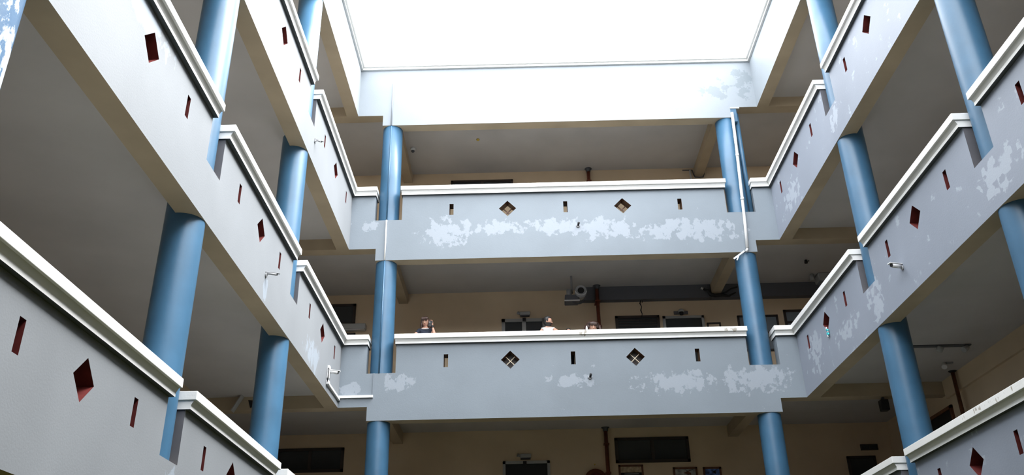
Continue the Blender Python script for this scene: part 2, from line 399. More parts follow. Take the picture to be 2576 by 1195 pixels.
# middle gallery (seen over the lower long parapet)
door(-.45, .745, f2, f2+2.57, 2, 1, 'frame_grey', 'glass_dark', 'grey framed double door left of the bearded man', bottom=False, slats=0, fw_=.09)
win(2.64, 3.84, f2+1.5, f2+2.585, 1, 1, 'frame_dark', 'glass_dark', 'dark louvred window below the hanging wire', slats=6, fw_=.07)
door(3.93, 5.05, f2, f2+2.55, 1, 1, 'frame_grey', 'glass_dark', 'dark doorway below the round wall lamp', bottom=False, fw_=.07)
win(5.11, 5.48, f2+1.7, f2+2.335, 1, 2, 'frame_dark', 'wall_tan', 'small high window right of the dark doorway', fw_=.04)
win(5.95, 7.05, f2+1.5, f2+2.52, 2, 2, 'frame_dark', 'glass_grey', 'window partly behind the right blue column', fw_=.05)
win(7.22, 8.2, f2+1.6, f2+2.655, 2, 3, 'frame_dark', 'glass_grey', 'casement window beside the right corner parapet', fw_=.06)
win(-6.2, -4.45, f2+2.5, f2+3.12, 2, 1, 'frame_dark', 'glass_dark', 'dark high window left of the left blue column, middle gallery', fw_=.07)
# lower gallery
win(2.385, 4.27, f1+2.465, f1+3.10, 2, 1, 'frame_dark', 'glass_dark', 'dark two-pane high window above the framed pictures', fw_=.07)
win(-6.24, -4.515, f1+2.40, f1+3.01, 2, 1, 'frame_dark', 'glass_dark', 'dark high window at lower left behind the blue column', fw_=.07)
door(-.475, .72, f1, f1+2.57, 1, 1, 'frame_grey', 'glass_dark', 'grey framed door below the small wall lamp, lower gallery', bottom=False, fw_=.07)
win(8.6, 9.03, f1+2.655, f1+2.80, 2, 1, 'frame_dark', 'glass_dark', 'small dark vent window at lower right', fw_=.02)
door(8.2, 8.92, f1, f1+2.51, 1, 1, 'frame_dark', 'glass_dark', 'dark door at lower right', bottom=False, fw_=.06)
# top gallery
win(-1.88, -.06, f3+2.46, f3+3.09, 2, 1, 'frame_dark', 'glass_dark', 'dark high window just above the top long parapet', fw_=.06)
# dark doorway in the right wing wall, lower gallery
do = bpy.data.objects.new('door_%d' % (di+1), None); C.objects.link(do); do.location = (XWR, 19.7, f1); struct(do, 'dark doorway in the right corridor wall by the brown pole')
mb = MB(); mb.box((XWR-.02, 18.95, f1), (XWR-.002, 20.6, f1+2.75)); mb.build('door_leaf', 'black', do)
mb = MB(); mb.box((XWR-.05, 18.87, f1), (XWR-.001, 18.95, f1+2.82)); mb.box((XWR-.05, 20.6, f1), (XWR-.001, 20.68, f1+2.82)); mb.box((XWR-.05, 18.87, f1+2.75), (XWR-.001, 20.68, f1+2.82)); mb.build('door_frame', 'wood_brown', do)
# beam along the head of the right corridor wall
for k in (2,):
    mb = MB(); mb.box((XWR-.07, Y0, Z[k]-.10), (XWR, YB, Z[k]+CE)); struct(mb.build('trim_2', 'wall_tan'), 'tan wall beam along the head of the right corridor wall')

# ---------------------------------------------------------------- services
def one(mb, name, mat, label, cat, group=None, bevel=0):
    return props(mb.build(name, mat, None, bevel), label, cat, group)
# brown downpipe through the storeys of the back corridor
for k, lab in ((1, 'brown downpipe left of the two-pane window, lower gallery'), (2, 'brown downpipe on the wall behind the person with full brown hair'), (3, 'short brown downpipe with dark cap above the top parapet')):
    zt = Z[k+1]+CE; yp = YW-(.265 if k == 2 else .08); e = empty('downpipe', (2.17, yp, FL[k]), lab, 'pipe', 'brown downpipes')
    mb = MB(); mb.tube([(2.17, yp, FL[k]), (2.17, yp, zt-.02)], .05, 14); mb.build('pipe', 'red_pipe', e)
    mb = MB(); mb.tube([(2.17, yp, zt-.10), (2.17, yp, zt-.03), (2.17, yp, zt-.001)], [.062, .068, .11], 14); mb.build('cap', 'dark_metal', e)
    for q in (.9, 2.2, 2.92):
        mb = MB(); mb.box((2.10, yp-.065, FL[k]+q), (2.24, YW-.001, FL[k]+q+.035)); mb.build('bracket', 'red_pipe', e)
# grey duct on the back wall of the middle gallery
mb = MB(); mb.box((1.62, YW-.2, FL[2]+3.0), (5.28, YW-.003, Z[3]+CE-.003)); mb.box((5.26, YW-.2, FL[2]+3.0), (5.58, YW-.003, Z[3]-.004)); mb.box((5.56, YW-.2, FL[2]+3.0), (9.38, YW-.003, Z[3]+CE-.003)); one(mb, 'air_duct', 'duct_grey', 'dark grey boxed duct under the ceiling of the middle gallery', 'duct')
# ceiling projector
e = empty('projector', (1.5, 21.5, f2+2.8), 'grey ceiling projector with round lens hung left of the brown downpipe', 'projector')
mb = MB(); mb.box((1.24, 21.32, f2+2.63), (1.60, 21.7, f2+2.80)); mb.build('housing', 'duct_grey', e, .02)
mb = MB(); mb.box((1.22, 21.30, f2+2.61), (1.62, 21.33, f2+2.64)); mb.build('trim_strip', 'white_plastic', e)
mb = MB(); mb.tube([(1.66, 21.22, f2+2.86), (1.66, 21.34, f2+2.86), (1.66, 21.6, f2+2.86)], [.15, .155, .12], 24); mb.build('lens_barrel', 'grey_plastic', e)
mb = MB(); mb.tube([(1.66, 21.205, f2+2.86), (1.66, 21.22, f2+2.86)], .085, 20); mb.build('lens', 'black', e)
mb = MB(); mb.tube([(1.66+.15*math.cos(a), 21.21, f2+2.86+.13*math.sin(a)) for a in [math.pi*(1.05+.9*i/14) for i in range(15)]], .012, 8); mb.build('ring', 'white_plastic', e)
mb = MB(); mb.tube([(1.36, 21.45, f2+2.78), (1.36, 21.45, f2+2.98)], .07, 14); mb.tube([(1.44, 21.5, f2+2.9), (1.44, 21.5, Z[3]+CE)], .03, 10); mb.build('mount', 'grey_plastic', e)
mb = MB(); mb.tube([(1.58+.16*math.cos(a), 21.4, f2+2.68+.12*math.sin(a)) for a in [math.pi*(1.0+1.0*i/14) for i in range(15)]], .016, 8); mb.build('cable', 'dark_metal', e)
# hanging wire
mb = MB(); pts = [(3.36, YW-.12, f2+2.99), (3.33, YW-.14, f2+2.9), (3.37, YW-.14, f2+2.8), (3.34, YW-.13, f2+2.7), (3.37, YW-.12, f2+2.6), (3.35, YW-.12, f2+2.5)]
mb.tube(pts, [.012, .018, .01, .018, .01, .012], 6); mb.tube([pts[-1], (3.26, YW-.1, f2+2.38)], .005, 5); mb.tube([pts[-1], (3.40, YW-.1, f2+2.38)], .005, 5); mb.tube([(3.42, YW-.13, f2+2.99), (3.39, YW-.13, f2+2.92)], .01, 6)
one(mb, 'hanging_wire', 'black', 'knotted black wire hanging from the grey duct over the louvred window', 'wire')
# cable bundle round the end of the right ceiling beam (middle gallery)
z_ = Z[3]
mb = MB()
mb.tube([(5.02, YW-.30, z_+.12), (5.18, YW-.32, z_+.06), (5.24, YW-.32, z_-.06), (5.36, YW-.32, z_-.10), (5.55, YW-.32, z_-.08), (5.72, YW-.34, z_-.13), (5.92, YW-.36, z_-.04)], [.02, .04, .05, .055, .05, .035, .02], 10)
mb.tube([(5.5, YW-.30, z_-.05), (5.68, YW-.32, z_+.0), (5.8, YW-.34, z_+.08), (5.98, YW-.34, z_+.13)], .022, 8)
one(mb, 'cable_bundle', 'black', 'black cable bundle slung under the end of the right ceiling beam', 'cable')
mb = MB(); mb.tube([(5.0, YW-.33, z_+.13), (5.06, YW-.33, z_+.10)], .03, 10); one(mb, 'junction_stub', 'white_plastic', 'small white fitting at the left tip of the black cable bundle', 'fitting')
# conduit round the beam end of the top gallery
z_ = Z[4]
mb = MB(); mb.tube([(4.95, YW-.03, z_+.2), (5.12, YW-.03, z_+.2), (5.24, YW-.03, z_+.2), (5.265, YW-.03, z_+.05), (5.30, YW-.03, z_-.04), (5.42, YW-.03, z_-.05), (5.54, YW-.03, z_-.04), (5.575, YW-.03, z_+.05), (5.58, YW-.03, z_+.13)], .016, 8)
one(mb, 'conduit', 'dark_metal', 'dark conduit looped round the end of the top right ceiling beam', 'conduit')
mb = MB(); mb.tube([(5.17, YW-.05, f3+2.0), (5.17, YW-.05, z_+.18)], .028, 10); one(mb, 'wall_pipe', 'white_plastic', 'thin pale pipe rising above the top parapet beside the beam end', 'pipe')
# lamps over doors
def door_lamp(x, z, label):
    e = empty('exit_lamp', (x, YW, z), label, 'lamp', 'small lamps over doors')
    mb = MB(); mb.box((x-.13, YW-.10, z), (x+.15, YW-.004, z+.10)); mb.build('housing', 'frame_grey', e, .012)
    mb = MB(); mb.box((x-.12, YW-.085, z-.035), (x+.13, YW-.012, z-.002)); mb.build('diffuser', 'dark_metal', e)
    mb = MB(); mb.tube([(x-.13, YW-.05, z+.05), (x-.19, YW-.09, z+.07)], [.03, .045], 10); mb.build('spot', 'grey_plastic', e)
    mb = MB(); mb.box((x-.06, YW-.11, z-.17), (x+.03, YW-.052, z-.09)); mb.build('closer', 'black', e)
door_lamp(.18, f2+2.66, 'small grey lamp over the grey door of the middle gallery')
door_lamp(.10, f1+2.64, 'small grey lamp over the door of the lower gallery')
e = empty('wall_lamp', (4.44, YW, f2+2.66), 'round grey wall lamp on a plate over the dark doorway', 'lamp')
mb = MB(); mb.box((4.25, YW-.03, f2+2.60), (4.63, YW-.004, f2+2.69)); mb.build('plate', 'duct_grey', e)
mb = MB(); mb.ell((4.44, YW-.09, f2+2.66), (.085, .085, .07), 16, 8, 0, lambda p: Vector((p.x, p.y, max(p.z, -.35)))); mb.build('dome', 'frame_grey', e)
mb = MB(); mb.tube([(4.44, YW-.09, f2+2.56), (4.44, YW-.09, f2+2.635)], [.045, .06], 14); mb.build('socket', 'black', e)
# wall unit below the left window
e = empty('air_conditioner', (-4.5, YW, f2+2.32), 'long pale wall unit below the dark high window at left', 'air conditioner')
mb = MB(); mb.box((-5.1, YW-.2, f2+2.335), (-4.13, YW-.004, f2+2.49)); mb.build('cover', 'frame_grey', e, .02)
mb = MB(); mb.box((-5.08, YW-.18, f2+2.315), (-4.16, YW-.02, f2+2.334)); mb.build('vent', 'white_plastic', e)
win(-5.3, -4.42, f2+1.4, f2+2.27, 1, 1, 'frame_dark', 'glass_grey', 'dark window below the pale wall unit at left', fw_=.04)
# framed pictures, lower gallery
def picture(x0, x1, ztop_, hgt, pm, label):
    e = empty('framed_picture', ((x0+x1)/2, YW, f1+ztop_-hgt), label, 'picture', 'framed pictures of the lower gallery')
    zt = f1+ztop_; zb = zt-hgt; q = .045
    mb = MB(); mb.box((x0, YW-.04, zt-q), (x1, YW-.004, zt)); mb.box((x0, YW-.04, zb), (x1, YW-.004, zb+q)); mb.box((x0, YW-.04, zb), (x0+q, YW-.004, zt)); mb.box((x1-q, YW-.04, zb), (x1, YW-.004, zt)); mb.build('frame', 'wood_brown', e)
    mb = MB(); mb.box((x0+q*.7, YW-.02, zb+q*.7), (x1-q*.7, YW-.006, zt-q*.7)); mb.build('artwork', pm, e)
    return e, zt, zb
e, zt, zb = picture(2.44, 3.06, 2.415, .8, 'picture_beige', 'framed carved panel below the left pane of the two-pane window')
mb = MB(); mb.box((2.49, YW-.026, zb+.05), (3.01, YW-.021, zt-.19)); mb.build('dark_panel', 'black', e)
mb = MB(); mb.box((2.58, YW-.03, zt-.235), (2.94, YW-.027, zt-.215)); mb.build('strip', 'frame_grey', e)
def shards(e, x0, x1, zb, zt, mats, n, sd):
    rnd = random.Random(sd)
    for i in range(n):
        cx, cz = rnd.uniform(x0+.04, x1-.04), rnd.uniform(zb+.05, zt-.03); a = rnd.uniform(0, 6.28); l = rnd.uniform(.06, .13)
        p = [(min(max(cx+l*rnd.uniform(.5, 1)*math.cos(a+t), x0), x1), min(max(cz+l*rnd.uniform(.5, 1)*math.sin(a+t), zb), zt)) for t in (0, 2.0, 4.1)]
        yy = YW-.0215-.0012*i
        mb = MB(); mb.prism(p, [], lambda u, v, d: Vector((u, yy+d, v)), .001); mb.build('paper_shape', mats[i % len(mats)], e)
e, zt, zb = picture(3.805, 4.41, 2.325, .7, 'picture_grey', 'framed picture of grey and white triangles')
shards(e, 3.86, 4.35, zb+.06, zt-.07, ['frame_grey', 'wood_brown', 'cloth_white', 'duct_grey'], 14, 3)
e, zt, zb = picture(4.555, 5.01, 2.316, .7, 'picture_blue', 'framed picture of blue broken shapes, rightmost on the wall')
shards(e, 4.61, 4.95, zb+.06, zt-.07, ['picture_blue', 'black', 'frame_grey', 'blue_paint'], 14, 8)
# hanging basket-like hat
e = empty('hanging_hat', (1.85, YW, f1+1.95), 'dark red round hat hung on a nail beside the brown downpipe', 'hat')
mb = MB(); mb.ell((1.85, YW-.07, f1+2.08), (.27, .06, .25), 24, 12); mb.build('brim', 'red_pipe', e)
mb = MB(); mb.ell((1.85, YW-.13, f1+2.07), (.17, .09, .16), 18, 10); mb.build('crown', 'maroon', e)
mb = MB(); mb.tube([(1.85, YW-.004, f1+2.44), (1.85, YW-.05, f1+2.445)], .016, 8); mb.build('nail', 'lamp_yellow', e)
mb = MB(); mb.tube([(1.85, YW-.04, f1+2.44), (1.85, YW-.06, f1+2.36)], .004, 5); mb.build('string', 'wood_cream', e)

# ---------------------------------------------------------------- things on ceilings
e = empty('dome_camera', (-2.85, 21.0, Z[4]+CE), 'white dome camera on the top gallery ceiling beside the left column', 'camera')
mb = MB(); mb.tube([(-2.85, 21.0, Z[4]+CE), (-2.85, 21.0, Z[4]+CE-.05), (-2.85, 21.0, Z[4]+CE-.09)], [.075, .075, .06], 18); mb.build('base', 'white_plastic', e)
mb = MB(); mb.ell((-2.85, 21.0, Z[4]+CE-.09), (.052, .052, .06), 16, 10); mb.build('dome', 'dark_metal', e)
mb = MB(); mb.tube([(-1.0, 20.62, Z[4]+CE-.05), (-1.0, 20.62, Z[4]+CE-.03), (-1.0, 20.62, Z[4]+CE)], [.02, .04, .045], 12); one(mb, 'ceiling_rose', 'lamp_yellow', 'tiny yellow lamp holder on the top gallery ceiling', 'lamp')
e = empty('ceiling_hook', (7.5, 20.8, Z[3]+CE), 'small black fitting hanging from the dark ceiling at right', 'fitting')
mb = MB(); mb.tube([(7.5, 20.8, Z[3]+CE), (7.5, 20.8, Z[3]+CE-.09)], [.03, .045], 10); mb.build('stem', 'black', e)
mb = MB(); mb.tube([(7.5, 20.8, Z[3]+CE-.05), (7.58, 20.78, Z[3]+CE-.03)], .014, 8); mb.build('arm', 'black', e)
e = empty('track_light', (8.2, 16.5, Z[2]+CE), 'grey ceiling track with two spot lamps in the right corridor', 'lamp')
mb = MB(); mb.box((7.2, 16.44, Z[2]+CE-.02), (8.85, 16.56, Z[2]+CE)); mb.build('track', 'duct_grey', e)
for xx, s in ((8.22, 1), (8.72, -1)):
    mb = MB(); mb.tube([(xx, 16.5, Z[2]+CE-.02), (xx, 16.5, Z[2]+CE-.07)], .02, 8); mb.tube([(xx-.05*s, 16.46, Z[2]+CE-.06), (xx+.05*s, 16.44, Z[2]+CE-.12)], [.05, .06], 14); mb.build('spot', 'frame_grey', e)
e = empty('ceiling_spot', (8.8, 17.6, Z[2]+CE), 'single small ceiling spot beyond the track light', 'lamp')
mb = MB(); mb.tube([(8.8, 17.6, Z[2]+CE), (8.8, 17.6, Z[2]+CE-.05), (8.77, 17.55, Z[2]+CE-.11)], [.02, .05, .055], 14); mb.build('head', 'white_plastic', e)
mb = MB(); mb.box((8.84, 17.56, Z[2]+CE-.03), (8.98, 17.62, Z[2]+CE)); mb.build('mount', 'grey_plastic', e)
e = empty('pole', (9.27, 18.2, f1), 'thin brown pole against the right corridor wall', 'pole')
mb = MB(); mb.tube([(9.24, 18.2, f1), (9.24, 18.2, Z[2]+CE-.02)], .042, 12); mb.build('shaft', 'wood_brown', e)
mb = MB(); mb.tube([(9.24, 18.2, Z[2]+CE-.03), (9.24, 18.2, Z[2]+CE)], [.05, .09], 12); mb.build('flange', 'black', e)
e = empty('wall_speaker', (8.0, YB+.1, Z[2]-.12), 'black loudspeaker hung below the crossing beam at lower right', 'loudspeaker')
mb = MB(); mb.box((7.93, YB+.06, Z[2]-.30), (8.1, YB+.24, Z[2]-.06)); mb.build('cabinet', 'black', e, .015)
mb = MB(); mb.box((7.99, YB+.12, Z[2]-.06), (8.04, YB+.18, Z[2])); mb.build('bracket', 'dark_metal', e)
zc_ = Z[3]+CE
e = empty('ceiling_light', (8.25, 21.8, zc_), 'small grey ceiling light peeping over the right corner coping', 'lamp')
mb = MB(); mb.box((8.06, 21.62, zc_-.22), (8.42, 21.98, zc_-.002)); mb.build('housing', 'frame_grey', e, .03)
mb = MB(); mb.box((8.09, 21.65, zc_-.245), (8.39, 21.95, zc_-.22)); mb.build('lens', 'glass_grey', e, .02)
mb = MB(); mb.tube([(7.93, 21.75, zc_), (7.93, 21.75, zc_-.18)], [.05, .06], 12); mb.build('starter', 'frame_grey', e)
e = empty('access_panel', (-6.1, YB-.01, Z[2]+.15), 'loose access panel and dark opening on the tan beam at lower left', 'panel')
mb = MB(); mb.prism([(-6.02, Z[2]+.22), (-5.87, Z[2]+.20), (-5.86, Z[2]+.06), (-5.96, Z[2]+.04)], [], lambda a, b, d: Vector((a, YB-.006+d, b)), .004); mb.build('opening', 'black', e)
mb = MB(); mb.box((-.01, -.09, -.24), (.012, .09, .24), 0, Matrix.Translation((-6.2, YB-.1, Z[2]+.15)) @ Matrix.Rotation(.5, 4, 'Y')); mb.build('plate', 'frame_grey', e)

# ---------------------------------------------------------------- things on the parapets
def bullet(base, d, label, length=.24, r=.035, mat='white_plastic', arm=.07):
    base = Vector(base); d = Vector(d).normalized()
    e = empty('security_camera', base, label, 'camera', 'bullet cameras on the parapets')
    n = Vector((1, 0, 0)) if base.x < 0 else Vector((-1, 0, 0))
    j = base + n*arm + Vector((0, 0, .03))
    mb = MB(); mb.tube([base, base+n*.02], .04, 14); mb.tube([base+n*.015, j], .016, 8); mb.build('bracket', 'grey_plastic', e)
    mb = MB(); mb.tube([j-d*.03, j+d*(length-.03)], r, 16); mb.build('body', mat, e)
    mb = MB(); mb.tube([j+d*(length-.032), j+d*(length-.012)], r*.8, 16); mb.build('lens', 'black', e)
    sidev = d.cross(Vector((0, 0, 1))).normalized(); upv = sidev.cross(d)
    M = Matrix((d, sidev, upv)).transposed().to_4x4(); M.translation = j
    mb = MB(); mb.box((-.05, -r*1.05, r*.75), (length+.02, r*1.05, r*1.15), 0, M); mb.build('sunshield', mat, e)
    return e
bullet((XR, 13.17, Z[2]+.50), (-.9, -.25, .0), 'white bullet camera on the right wing parapet below the slot opening', .17, .036, 'white_plastic', .05)
bullet((-XL, 12.79, Z[2]+.46), (.95, .3, -.03), 'grey bullet camera on the left wing beam, middle storey', .17, .02, 'grey_plastic', .03)
bullet((-XL, 14.95, Z[3]+.50), (.9, .4, -.12), 'thin grey bullet camera on the left wing, top storey', .13, .016, 'grey_plastic', .03)
bullet((-XL, 17.72, Z[2]+.40), (1, .1, -.12), 'white bullet camera in the left back corner above the trunking', .17, .036, 'white_plastic', .07)
e = empty('cable_trunking', (-XL, 17.7, Z[2]+.2), 'white cable trunking running round the left back corner, middle storey', 'trunking')
mb = MB(); mb.box((-XL, 17.64, Z[2]+.28), (-XL+.05, 17.76, Z[2]+.55)); mb.build('riser', 'white_plastic', e, .006)
mb = MB(); mb.box((-XL, 17.62, Z[2]+.14), (-XL+.06, 17.74, Z[2]+.22)); mb.build('junction_box', 'white_plastic', e, .006)
mb = MB(); mb.box((-XL, 17.70, Z[2]+.15), (-XL+.045, YB, Z[2]+.205)); mb.build('side_run', 'white_plastic', e)
mb = MB(); mb.box((-XL, YB-.045, Z[2]+.205), (-3.25, YB, Z[2]+.26)); mb.build('back_run', 'white_plastic', e)
mb = MB(); mb.box((-3.27, YB-.02, Z[2]+.26), (-3.245, YB, Z[2]+.765)); mb.build('thin_riser', 'paint_back', e)
mb = MB(); mb.tube([(-XL+.03, 17.6, Z[2]+.18), (-XL+.05, 17.57, Z[2]+.3), (-XL+.05, 17.6, Z[2]+.45), (-XL+.02, 17.66, Z[2]+.5)], .01, 6); mb.build('cable', 'black', e)
for (x, k, dz, lab) in ((1.50, 3, .483, 'small black spotlight on the back beam, top storey'), (1.57, 2, .557, 'small black stub lamp on the back parapet, middle storey')):
    e = empty('spotlight', (x, YB, Z[k]+dz), lab, 'lamp', 'small spotlights on the back beams')
    mb = MB(); mb.tube([(x, YB, Z[k]+dz), (x, YB-.03, Z[k]+dz)], [.05, .03], 12); mb.build('base', 'grey_plastic', e)
    mb = MB(); mb.tube([(x, YB-.03, Z[k]+dz), (x+.02, YB-.09, Z[k]+dz+.06)], [.022, .03], 10); mb.build('head', 'black', e)
# cyan plastic scrap in the diamond opening
rnd = random.Random(2)
e = empty('plastic_scrap', (XR-.02, 16.9, Z[2]+.78), 'crumpled cyan plastic scrap hanging from the diamond opening, right wing', 'plastic scrap')
for i in range(7):
    c = (XR-.02-.01*rnd.random(), 16.92+rnd.uniform(-.04, .04), Z[2]+.86-.028*i)
    mb = MB(); mb.ell(c, (.015, .038-.003*i, .028), 8, 6, 0, lambda p: p*rnd.uniform(.7, 1.25)); mb.build('crumple', 'cyan_plastic' if i % 3 else 'white_plastic', e)
# white leaning downpipe with hopper and blue companion pipe at the right back column
e = empty('downpipe', (5.5, YB-.05, 10.5), 'white downpipe running down in front of the right back column', 'pipe')
mb = MB(); mb.tube([(5.625, YB-.05, Z[4]-.20), (5.60, YB-.05, 13.4), (5.52, YB-.05, 11.2), (5.485, YB-.05, Z[3]-.23)], .037, 14); mb.build('pipe', 'white_plastic', e)
for q, x in ((13.15, 5.592), (11.9, 5.545)):
    mb = MB(); mb.tube([(x+.002, YB-.05, q+.035), (x, YB-.05, q-.035)], .044, 14); mb.build('socket', 'white_plastic', e)
mb = MB(); mb.tube([(5.485, YB-.05, Z[3]-.25), (5.44, YB-.07, Z[3]-.33)], .03, 8); mb.build('broken_end', 'white_plastic', e)
mb = MB(); mb.box((-.17, -.015, -.02), (.17, .0, .02), 0, Matrix.Translation((5.27, YB-.03, Z[3]-.40)) @ Matrix.Rotation(-.62, 4, 'Y')); mb.build('loose_strap', 'white_plastic', e)
mb = MB(); mb.box((-.09, -.015, -.014), (.09, .0, .014), 0, Matrix.Translation((5.24, YB-.035, Z[3]-.46)) @ Matrix.Rotation(-1.1, 4, 'Y')); mb.build('loose_strap', 'white_plastic', e)
e = empty('rainwater_pipe', (5.77, YB+.1, FL[3]), 'blue painted rainwater pipe with hopper beside the right back column', 'pipe')
mb = MB(); mb.box((5.60, YB-.005, Z[4]-.44), (5.76, YB+.2, Z[4]-.02)); mb.build('hopper', 'blue_paint', e, .01)
mb = MB(); mb.tube([(5.775, YB+.14, Z[4]-.12), (5.775, YB+.14, FL[3]+.005)], .055, 14); mb.build('pipe', 'blue_paint', e)
mb = MB(); mb.box((5.60, YB-.02, Z[4]-.05), (5.84, YB+.22, Z[4]-.005)); mb.build('lid', 'frame_grey', e)
# thin conduit down the left back column: white over the beams, blue over the shaft
e = empty('conduit', (-3.15, YB-.01, Z[2]), 'thin painted conduit running straight down the left back column', 'conduit')
for (a, b, mt, yy) in ((Z[4]-DC, Z[4]+1.0, 'paint_roof', -.012), (FL[3], Z[4]-DC, 'blue_paint', .008), (Z[3]-DC, FL[3], 'coping_white', -.012), (FL[2], Z[3]-DC, 'blue_paint', .008)):
    mb = MB(); mb.tube([(-3.15, YB+yy, a), (-3.15, YB+yy, b)], .018, 8); mb.build('run', mt, e)

# ---------------------------------------------------------------- people on the middle gallery
def evaluated(o):
    dg = bpy.context.evaluated_depsgraph_get(); me = bpy.data.meshes.new_from_object(o.evaluated_get(dg)); return me
def skin_mesh(verts, edges, root, sub=1):
    me = bpy.data.meshes.new('skeleton'); me.from_pydata([v[:3] for v in verts], edges, [])
    o = bpy.data.objects.new('skeleton', me); C.objects.link(o)
    sk = o.modifiers.new('skin', 'SKIN'); sk.use_smooth_shade = True
    for i, v in enumerate(verts):
        r = v[3]; me.skin_vertices[0].data[i].radius = (r if isinstance(r, tuple) else (r, r)); me.skin_vertices[0].data[i].use_root = (i == root)
    o.modifiers.new('sub', 'SUBSURF').levels = sub
    bpy.context.view_layer.update()
    m2 = evaluated(o); bpy.data.objects.remove(o, do_unlink=True)
    v = [tuple(p.co) for p in m2.vertices]; f = [tuple(p.vertices) for p in m2.polygons]
    bpy.data.meshes.remove(m2)
    return v, f
def fuse(mb, voxel):
    me = bpy.data.meshes.new('fuse'); me.from_pydata(mb.v, [], mb.f)
    o = bpy.data.objects.new('fuse', me); C.objects.link(o)
    r = o.modifiers.new('remesh', 'REMESH'); r.mode = 'VOXEL'; r.voxel_size = voxel; r.use_smooth_shade = True
    sm = o.modifiers.new('smooth', 'SMOOTH'); sm.factor = .5; sm.iterations = 2
    bpy.context.view_layer.update()
    m2 = evaluated(o); bpy.data.objects.remove(o, do_unlink=True)
    return m2
def link_mesh(me, name, mat, parent):
    me.materials.clear(); me.materials.append(MT[mat])
    for p in me.polygons: p.use_smooth = True
    o = bpy.data.objects.new(name, me); C.objects.link(o); o.parent = parent; return o
def person(loc, H, label, skin, hair, shirt, armL, armR, yaw=0, tilt=0, lean=0, long_hair=False, beard=False, hair_w=1.0, collar=None, sleeves=True, head=1.0):
    """faces -y; armL / armR are (elbow, wrist, finger direction, palm normal) in metres from the feet"""
    s = H/1.70
    e = bpy.data.objects.new('person', None); C.objects.link(e); e.location = loc; props(e, label, 'person', 'people at the middle gallery parapet')
    V = Vector
    def ln(p): return V((p[0], p[1]-lean*max(0, p[2]-.9), p[2]))
    B = [((0, .01, .93), .13), ((0, .01, 1.08), .125), ((0, .005, 1.25), .135), ((0, .01, 1.39), .10), ((0, .005, 1.46), .052), ((0, -.005, 1.53), .05)]
    verts = []; edges = []
    def add(p, r, parent=None, raw=False):
        p = V(p) if raw else ln(p)*1.0
        if not raw: p = V((p.x*s, p.y*s, p.z*s)); r = r*s
        verts.append((p.x, p.y, p.z, r))
        if parent is not None: edges.append((parent, len(verts)-1))
        return len(verts)-1
    last = None; ids = []
    for p, r in B: last = add(p, r, last); ids.append(last)
    for sx in (-1, 1):
        h = add((sx*.095, .01, .86), .095, ids[0]); k = add((sx*.10, -.01, .50), .06, h); a = add((sx*.105, .03, .09), .04, k); add((sx*.115, -.11, .035), .035, a)
    hands = []
    for sx, arm in ((-1, armR), (1, armL)):
        sh = add((sx*.155, .01, 1.375), .062, ids[3])
        el, wr, fd, pn = [V(q) for q in arm]
        e1 = add(tuple(el), .042, sh, True); w1 = add(tuple(wr), .026, e1, True)
        hands.append((w1, wr, fd.normalized(), pn.normalized(), sx))
    for w1, wr, fd, pn, sx in hands:
        sd = fd.cross(pn).normalized()
        palm = add(tuple(wr+fd*.05), .027, w1, True)
        for q, l in ((-.03, .068), (-.01, .078), (.01, .075), (.03, .058)):
            b0 = wr+fd*.085+sd*q
            k0 = add(tuple(b0), .0095, palm, True); k1 = add(tuple(b0+fd*l*.5+pn*l*.15), .009, k0, True); add(tuple(b0+fd*l*.85+pn*l*.5), .008, k1, True)
        t0 = add(tuple(wr+fd*.035-sd*.035), .011, palm, True); t1 = add(tuple(wr+fd*.06-sd*.06+pn*.01), .0105, t0, True); add(tuple(wr+fd*.09-sd*.065+pn*.025), .009, t1, True)
    v, f = skin_mesh(verts, edges, 0)
    mb = MB(); mb.add(v, f)
    hc = ln((0, -.015, 1.59)); hc = V((hc.x*s, hc.y*s, hc.z*s)); hs = min(1.0, .55+.45*s)*head
    RM = Matrix.Rotation(yaw, 3, 'Z') @ Matrix.Rotation(tilt, 3, 'X')
    def face(p):
        x, y, z = p.x, p.y, p.z
        wd = 1-.26*max(0, -z)**1.3
        q = V((x*wd, y*(1-.12*max(0, -z)) - (.10*math.exp(-((x/.16)**2))*math.exp(-(((z+.18)/.22)**2)) if y < 0 else 0), z))
        if y < 0: q.y += .05*math.exp(-(((abs(x)-.36)/.16)**2 + ((z-.02)/.12)**2))
        if y < 0: q.y -= .05*math.exp(-((x/.25)**2 + ((z+.82)/.18)**2))
        return q
    def put(c, rad, nu=20, nv=14, fn=None, target=None):
        t = target or mb; b = MB(); b.ell((0, 0, 0), rad, nu, nv, 0, fn)
        t.add([hc + RM @ ((V(q)+V(c))*hs) for q in b.v], b.f, 0, True)
    put((0, 0, 0), (.075, .095, .118), 32, 24, face)
    for sx in (-1, 1): put((sx*.076, .012, -.005), (.012, .022, .032), 10, 8)
    put((0, -.098, -.028), (.012, .016, .012), 8, 6)
    body = link_mesh(fuse(mb, .0085), 'body', skin, e)
    # clothing: a jersey over trunk and upper arms, trousers over the legs
    def garment(name, vs, es, mat):
        v_, f_ = skin_mesh(vs, es, 0); g = MB(); g.add(v_, f_, 0, True)
        o = link_mesh(fuse(g, .014), name, mat, e); return o
    gv = [verts[i][:3]+((verts[i][3]*1.12),) for i in ids[:4]]; ge = [(0, 1), (1, 2), (2, 3)]; gv.append((0, .01*s, .80*s, .135*s)); ge.append((0, 4))
    for (w1, wr, fd, pn, sx), arm in zip(hands, (armR, armL)):
        p = ln((sx*.155, .01, 1.375))*s; el = V(arm[0]); q = p.lerp(el, .62 if sleeves else .12)
        gv.append((p.x, p.y, p.z, .075*s)); ge.append((3, len(gv)-1)); gv.append((q.x, q.y, q.z, .056*s if sleeves else .06*s)); ge.append((len(gv)-2, len(gv)-1))
    garment('top', gv, ge, shirt)
